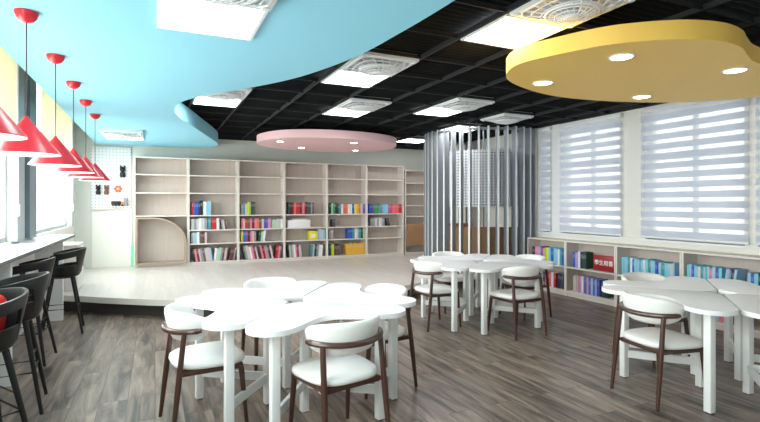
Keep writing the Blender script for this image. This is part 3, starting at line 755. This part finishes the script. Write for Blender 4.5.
# ------------------------------------------------------------------ bar stools (local: sits facing -X, back at +X)
def make_stool(loc, rz, label):
    t = thing('bar_stool', label, 'bar stool', loc, rz, 'black bar stools along the counter')
    # seat shell: shallow bucket
    b = newbm()
    lathe(b, [(0, .635), (.12, .638), (.17, .665), (.195, .715), (.188, .718), (.15, .695), (0, .688)], n=32)
    obj('seat', b, M['black'], t)
    # wraparound back: solid behind, open under each arm
    b = newbm(); n = 56; am = R(118)
    rows_ = []
    for k in range(n+1):
        a = -am+2*am*k/n; g = abs(a)*180/pi; f = abs(a)/am
        top = .985-.07*f**1.6
        w_ = min(1, max(0, (g-36)/10))*min(1, max(0, (112-g)/10)); w_ = w_*w_*(3-2*w_)
        bot = .70+(top-.075-.70)*w_
        rr = lambda z: .183+.052*((z-.70)/.28)
        ring = []
        for (r_, z) in ((rr(bot)+.004, bot), (rr(top)+.006, top-.012), (rr(top)+.002, top), (rr(top)-.014, top), (rr(top)-.02, top-.02), (rr(bot)-.016, bot)):
            ring.append(b.verts.new((r_*cos(a), r_*1.08*sin(a), z)))
        rows_.append(ring)
    for A, B in zip(rows_, rows_[1:]):
        for q in range(6): b.faces.new((A[q], A[(q+1)%6], B[(q+1)%6], B[q]))
    b.faces.new(rows_[0]); b.faces.new(rows_[-1][::-1])
    obj('backrest', b, M['black'], t, sharp=60)
    b = newbm(); n = 40; am = R(125); rows_ = []
    for k in range(n+1):
        a = -am+2*am*k/n; zt = .80-.05*(abs(a)/am)**3
        rows_.append([b.verts.new((r_*cos(a), r_*1.08*sin(a), z)) for r_, z in ((.184, .695), (.183+.052*((zt-.7)/.28)+.002, zt), (.183+.052*((zt-.7)/.28)-.012, zt), (.168, .70))])
    for A, B in zip(rows_, rows_[1:]):
        for q in range(4): b.faces.new((A[q], A[(q+1)%4], B[(q+1)%4], B[q]))
    b.faces.new(rows_[0]); b.faces.new(rows_[-1][::-1])
    obj('bucket_rim', b, M['black'], t, sharp=60)
    for sx, sy in ((1, 1), (1, -1), (-1, -1), (-1, 1)):
        b = newbm(); tube(b, [(sx*.10, sy*.10, .65), (sx*.205, sy*.215, .002)], [.019, .012], 10); obj('leg', b, M['black_metal'], t)
    b = newbm(); f = .55; q = .10+(.105)*f; qy = .10+.115*f; z = .65*(1-f)
    tube(b, [(q, qy, z), (q, -qy, z), (-q, -qy, z), (-q, qy, z)], .007, 8, close=True); obj('footrest', b, M['black_metal'], t)
    b = newbm(); f = .40; q = .10+(.105)*f; qy = .10+.115*f; z = .65*(1-f)
    tube(b, [(q, qy, z), (q, -qy, z)], .005, 8); obj('brace', b, M['black_metal'], t)
    b = newbm(); tube(b, [(-q, qy, z), (-q, -qy, z)], .005, 8); obj('brace', b, M['black_metal'], t)
    return t
s0 = make_stool((-.93, 3.52, 0), R(34), 'nearest black bar stool, cut by the left edge, holding a red cushion')
dup(s0, (-.96, 4.36, 0), R(6), 'black bar stool second nearest along the counter')
dup(s0, (-1.12, 5.62, 0), R(-3), 'black bar stool third nearest along the counter')
dup(s0, (-.985, 6.76, 0), R(5), 'farthest black bar stool, by the stage')
# red cushion leaning in the nearest stool
b = newbm()
bmesh.ops.create_uvsphere(b, u_segments=24, v_segments=14, radius=1)
for v in b.verts:
    x, y, z = v.co
    f = lambda c: math.copysign(abs(c)**.55, c)
    v.co = Vector((x*.045, f(y)*.15, f(z)*.14))
cu_ = tag(obj('cushion', b, M['red_cloth']), 'bright red cushion standing in the nearest bar stool', 'cushion'); cu_.location = (-.90, 3.50, .832); cu_.rotation_euler = (0, R(8), R(-30))

# ------------------------------------------------------------------ scalloped tables
def lobe_outline():
    c = (.405, -.64); r = .158; g = .004
    pts = [(.085, -.085-g-.004)]
    P = []
    # seam along the diagonal to the tangent point
    tx = c[0]+r/sqrt(2); ty = c[1]+r/sqrt(2)
    pts += [(.30, -.30-.006), (tx, ty)]
    for k in range(1, 22):
        a = R(45)-R(158)*k/21; pts.append((c[0]+r*cos(a), c[1]+r*sin(a)))
    x1, y1 = pts[-1]; sl = math.tan(R(-113)+pi/2)
    n = 12; tail = []
    # concave outer side, easing to (0,-.64)
    for k in range(1, n+1):
        s = k/n; h0 = (y1, -.635)
        x = x1*(1-s); 
        t_ = s; m0 = (-x1)*(-.42)  # start slope
        m0 = .42*x1*.9
        y = (2*t_**3-3*t_**2+1)*y1+(t_**3-2*t_**2+t_)*m0+(-2*t_**3+3*t_**2)*(-.60)
        tail.append((x, y))
    right = pts+tail
    left = [(-x, y) for x, y in right[:-1]][::-1]
    return right+left     # closes across the small cut at the apex
TL = lobe_outline()
def make_table(loc, rz, label):
    t = thing('scalloped_table', label, 'table', loc, rz, 'scalloped white tables set in clusters of four')
    b = newbm(); prism(b, TL, .733, .766, bev=.005); obj('tabletop', b, M['tabletop'], t, sharp=30)
    legs = [(.385, -.63), (-.385, -.63), (0, -.225)]
    for x, y in legs:
        b = newbm(); box(b, x-.027, x+.027, y-.027, y+.027, .006, .733, bev=.003)
        l = obj('leg', b, M['white'], t)
        b = newbm(); box(b, x-.02, x+.02, y-.02, y+.02, 0, .0055); obj('foot_pad', b, M['black'], l, smooth=False)
    for sx in (1, -1):
        A = Vector((sx*.385, -.63, 0)); B = Vector((0, -.225, 0)); d = (B-A).normalized(); n = Vector((-d.y, d.x, 0))*.012
        A2 = A+d*.026; B2 = B-d*.026; b = newbm()
        V = [b.verts.new((p.x, p.y, z)) for z in (.175, .235) for p in (A2-n, B2-n, B2+n, A2+n)]
        for q in ((3,2,1,0),(4,5,6,7),(0,1,5,4),(1,2,6,5),(2,3,7,6),(3,0,4,7)): b.faces.new([V[i] for i in q])
        obj('stretcher', b, M['white'], t, smooth=False)
    # apron under the top
    b = newbm(); box(b, -.18, .18, -.42, -.40, .69, .732); obj('apron', b, M['white'], t, smooth=False)
    return t
clusters = [((.98, 3.64), R(9), 'nearest cluster'), ((3.835, 5.2), R(-2), 'middle cluster'), ((4.285, 2.51), R(-6), 'right-hand cluster')]
tab0 = None
NUDGE = {('nea', 0): (-.035, .015), ('nea', -90): (.012, .078), ('nea', 180): (.03, .07), ('nea', 90): (.0, .01)}
sides = [(0, 'nearest the camera in the %s'), (R(90), 'on the window-blind side of the %s'), (R(180), 'farthest from the camera in the %s'), (R(-90), 'on the bar-counter side of the %s')]
for (c, rot, nm) in clusters:
    for (sr, s_) in sides:
        l = 'white scalloped table ' + s_ % nm
        dx, dy = NUDGE.get((nm[:3], round(math.degrees(sr))), (0, 0))
        if tab0 is None: tab0 = make_table((c[0]+dx, c[1]+dy, 0), rot+sr, l)
        else: dup(tab0, (c[0]+dx, c[1]+dy, 0), rot+sr, l)

# ------------------------------------------------------------------ chairs (local: faces +Y)
def make_chair(loc, rz, label):
    t = thing('dining_chair', label, 'chair', loc, rz, 'white cushioned walnut chairs around the scalloped tables')
    # seat cushion: rounded trapezoid dome
    b = newbm(); n = 40; rings = []
    def so(a, s):
        c, s_ = cos(a), sin(a); e = .62
        x = math.copysign(abs(c)**e, c)*.245*s; y = math.copysign(abs(s_)**e, s_)*.235*s
        x *= 1+.10*(y/.235)
        return x, y
    for s, z in ((0.0, .425), (.9, .425), (.975, .432), (1.0, .447), (.985, .463), (.92, .474), (.6, .481), (.3, .483)):
        rings.append([b.verts.new((*so(2*pi*k/n, max(s, .01)), z)) for k in range(n)])
    for A, B in zip(rings, rings[1:]):
        for k in range(n): b.faces.new((A[k], A[(k+1)%n], B[(k+1)%n], B[k]))
    b.faces.new(rings[-1]); b.faces.new(rings[0][::-1])
    obj('seat', b, M['cushion'], t, sharp=60)
    # wooden seat frame
    b = newbm()
    prism(b, [(-.195, -.20), (.195, -.20), (.215, .19), (-.215, .19)], .388, .424, bev=.004); obj('seat_frame', b, M['wood_dark'], t)
    # curved rail
    AX, AY, OY = .272, .235, -.035
    rp = lambda ph, ox=0: (sin(ph)*(AX+ox), OY-cos(ph)*(AY+ox))
    b = newbm(); pts = []; am = R(76)
    for k in range(25):
        ph = -am+2*am*k/24; x, y = rp(ph); pts.append((x, y, .672+.016*(abs(ph)/am)**2))
    tube(b, pts, [.012]+[.0185]*23+[.012], 10); obj('back_rail', b, M['wood_dark'], t)
    # upholstered back pad inside the rail
    b = newbm(); rings = []; n = 28; am = R(92)
    for k in range(n+1):
        ph = -am+2*am*k/n; f = abs(ph)/am
        hh = .092*max(0, 1-f**3.2)**.5+.012; zc = .700+.0*f; th = .022*max(0, 1-f**6)**.5+.006
        ring = []
        for q in range(12):
            a = 2*pi*q/12; dz = hh*math.copysign(abs(sin(a))**.7, sin(a)); dr = th*math.copysign(abs(cos(a))**.7, cos(a))
            lean = .03*(dz/.1)
            x, y = rp(ph, -.042+dr+lean*.8); ring.append(b.verts.new((x, y, zc+dz)))
        rings.append(ring)
    for A, B in zip(rings, rings[1:]):
        for q in range(12): b.faces.new((A[q], A[(q+1)%12], B[(q+1)%12], B[q]))
    b.faces.new(rings[0]); b.faces.new(rings[-1][::-1])
    obj('backrest', b, M['cushion'], t, sharp=70)
    for s in (-1, 1):
        ph = s*R(50); x, y = rp(ph)
        b = newbm(); tube(b, [(s*.228, -.262, 0), (s*(.5*(.228)+.5*abs(x)), .5*(-.262+y), .34), (x, y, .672)], [.013, .0195, .0165], 12); obj('leg', b, M['wood_dark'], t)
        b = newbm(); tube(b, [(s*.222, .215, 0), (s*.205, .18, .40)], [.013, .02], 12); obj('leg', b, M['wood_dark'], t)
        # side strut joining frame to rear leg
        b = newbm(); tube(b, [(s*.19, -.1, .405), (s*.212, -.222, .405)], .013, 8); obj('side_strut', b, M['wood_dark'], t)
    return t
def chair_at(c, rot, side, off, lat, extra_, label):
    """side: angle of the table side; off outward distance"""
    a = rot+side; ox, oy = 0+lat, -off
    x = c[0]+ox*cos(a)-oy*sin(a); y = c[1]+ox*sin(a)+oy*cos(a)
    if not hasattr(chair_at, 'p'): chair_at.p = make_chair((x, y, 0), a+extra_, label)
    else: dup(chair_at.p, (x, y, 0), a+extra_, label)
c1, c2, c3 = [k[0] for k in clusters]
chair_at(c1, 0, 0, .70, .07, R(12), 'white cushioned walnut chair in the foreground, its back to the camera')
chair_at(c1, 0, R(-90), .655, .05, R(8), 'white cushioned walnut chair at the left side of the nearest tables')
chair_at(c1, 0, R(90), .68, .07, R(8), 'white cushioned chair at the right side of the nearest tables')
chair_at(c1, 0, R(180), .78, 0, R(4), 'white cushioned chair at the far side of the nearest tables, before the stage')
chair_at(c2, 0, 0, .69, -.02, R(3), 'white cushioned walnut chair facing away at the front of the middle tables')
chair_at(c2, 0, R(-90), .68, 0, R(3), 'white cushioned walnut chair at the left side of the middle tables')
chair_at(c2, 0, R(90), .67, -.05, R(4), 'white cushioned walnut chair at the right side of the middle tables')
chair_at(c2, 0, R(180), .68, 0, R(-4), 'white cushioned chair behind the middle tables, before the slatted screen')
chair_at(c3, 0, R(-90), .69, -.04, R(-9), 'white cushioned walnut chair at the left side of the right-hand tables')
chair_at(c3, 0, R(180), .68, -.10, R(-6), 'white cushioned chair behind the right-hand tables, before the blue books')

# ------------------------------------------------------------------ pegboard with small things
py0 = YB-.02
t = thing('pegboard', 'white pegboard with small toys, high on the back wall at left', 'pegboard', (-.78, py0, 1.40))
b = newbm(); box(b, -.345, .345, -.012, .018, 0, 1.22, 0, bev=.003); obj('board', b, M['peg'], t)
b = newbm(); box(b, -.35, .35, -.045, -.013, -.012, .004); obj('bottom_ledge', b, M['lami'], t, smooth=False)
for (x, z, w) in ((-.28, .62, .12), (.02, .62, .30), (-.24, .28, .3), (.0, .055, .34)):
    b = newbm(); box(b, x-.02, x+w, -.08, -.013, z-.012, z); obj('peg_shelf', b, M['white'], t, smooth=False)
def figure(x, z, col, s, label, name='toy_figure'):
    tt = thing(name, label, 'toy', (-.78+x, py0-.048, 1.40+z+.0005))
    b = newbm(); lathe(b, [(0, 0), (.028*s, .001), (.036*s, .03*s), (.03*s, .07*s), (.018*s, .08*s)], n=16); obj('body', b, col, tt)
    b = newbm(); lathe(b, [(.012*s, .076*s), (.032*s, .09*s), (.036*s, .115*s), (.022*s, .14*s), (0, .145*s)], n=16); box(b, -.033*s, -.013*s, -.006*s, .006*s, .13*s, .16*s); box(b, .013*s, .033*s, -.006*s, .006*s, .13*s, .16*s); obj('head', b, col, tt)
figure(.20, .62, M['black'], 1.5, 'black eared toy figure on the upper right of the pegboard')
figure(-.24, .62, BM['dark green'], 1.1, 'dark green toy figure on the upper left of the pegboard')
figure(-.08, .28, BM['brown'], 1.2, 'brown toy figure on the middle left of the pegboard')
figure(-.22, .28, M['black'], 1.2, 'black toy figure at the lower left of the pegboard')
figure(.26, .055, BM['grey'], 1.1, 'grey toy figure at the lower right of the pegboard')
tt = thing('toy_flower', 'red pinwheel flower toy in the middle right of the pegboard', 'toy', (-.78+.12, py0-.03, 1.40+.40))
b = newbm()
for k in range(6):
    a = pi/3*k; lathe(b, [(0, -.004), (.022, -.003), (.022, .003), (0, .004)], (0, 0, 0), 12)
    for v in b.verts[-48:]: pass
bm2 = newbm()
for k in range(6):
    a = pi/3*k; tube(bm2, [(.05*cos(a), -.006, .05*sin(a)), (.05*cos(a), .006, .05*sin(a))], .026, 14)
b.free(); obj('petals', bm2, BM['coral'], tt)
bm2 = newbm(); tube(bm2, [(0, -.012, 0), (0, .014, 0)], .022, 14); obj('flower_centre', bm2, BM['yellow'], tt)
tt = thing('toy_truck', 'dark toy truck with orange cab on the lowest pegboard shelf', 'toy', (-.78+.02, py0-.048, 1.40+.0555))
b = newbm(); box(b, -.02, .15, -.03, .02, .03, .10, bev=.004); obj('truck_body', b, M['black'], tt)
b = newbm(); box(b, .152, .20, -.028, .018, .025, .085, bev=.006); obj('cab', b, BM['orange'], tt)
for x in (.01, .06, .12, .175):
    b = newbm(); tube(b, [(x, -.033, .018), (x, -.022, .018)], .017, 14); obj('wheel', b, M['black'], tt)

# ------------------------------------------------------------------ light
w = bpy.data.worlds.new('World'); sc.world = w; w.use_nodes = True
bg = w.node_tree.nodes['Background']; bg.inputs[0].default_value = (1, .99, .985, 1); bg.inputs[1].default_value = 1.35
def area(name, loc, rot, sx, sy, e, col=(1, 1, 1)):
    l = bpy.data.lights.new(name, 'AREA'); l.shape = 'RECTANGLE'; l.size = sx; l.size_y = sy; l.energy = e; l.color = col
    o = bpy.data.objects.new(name, l); C.objects.link(o); o.location = loc; o.rotation_euler = rot; return o
for i, (h0, h1, s, t_) in enumerate(LH):
    area('window_daylight', (XL-.35, (h0+h1)/2, 2.1), (0, R(-90), 0), 2.0, h1-h0, 50*(h1-h0), (1, .98, .96))

# ------------------------------------------------------------------ camera
cam = bpy.data.cameras.new('camera'); co = bpy.data.objects.new('camera', cam); C.objects.link(co)
co.location = (0, 0, 1.5); co.rotation_euler = (R(90), 0, R(-24.75))
cam.sensor_width = 36; cam.lens = 36*488/760; cam.shift_y = -7/760; cam.clip_start = .05
sc.camera = co
sc.view_settings.view_transform = 'Standard'; sc.view_settings.look = 'None'; sc.view_settings.gamma = 1
sc.view_settings.use_curve_mapping = False
sc.view_settings.exposure = .38
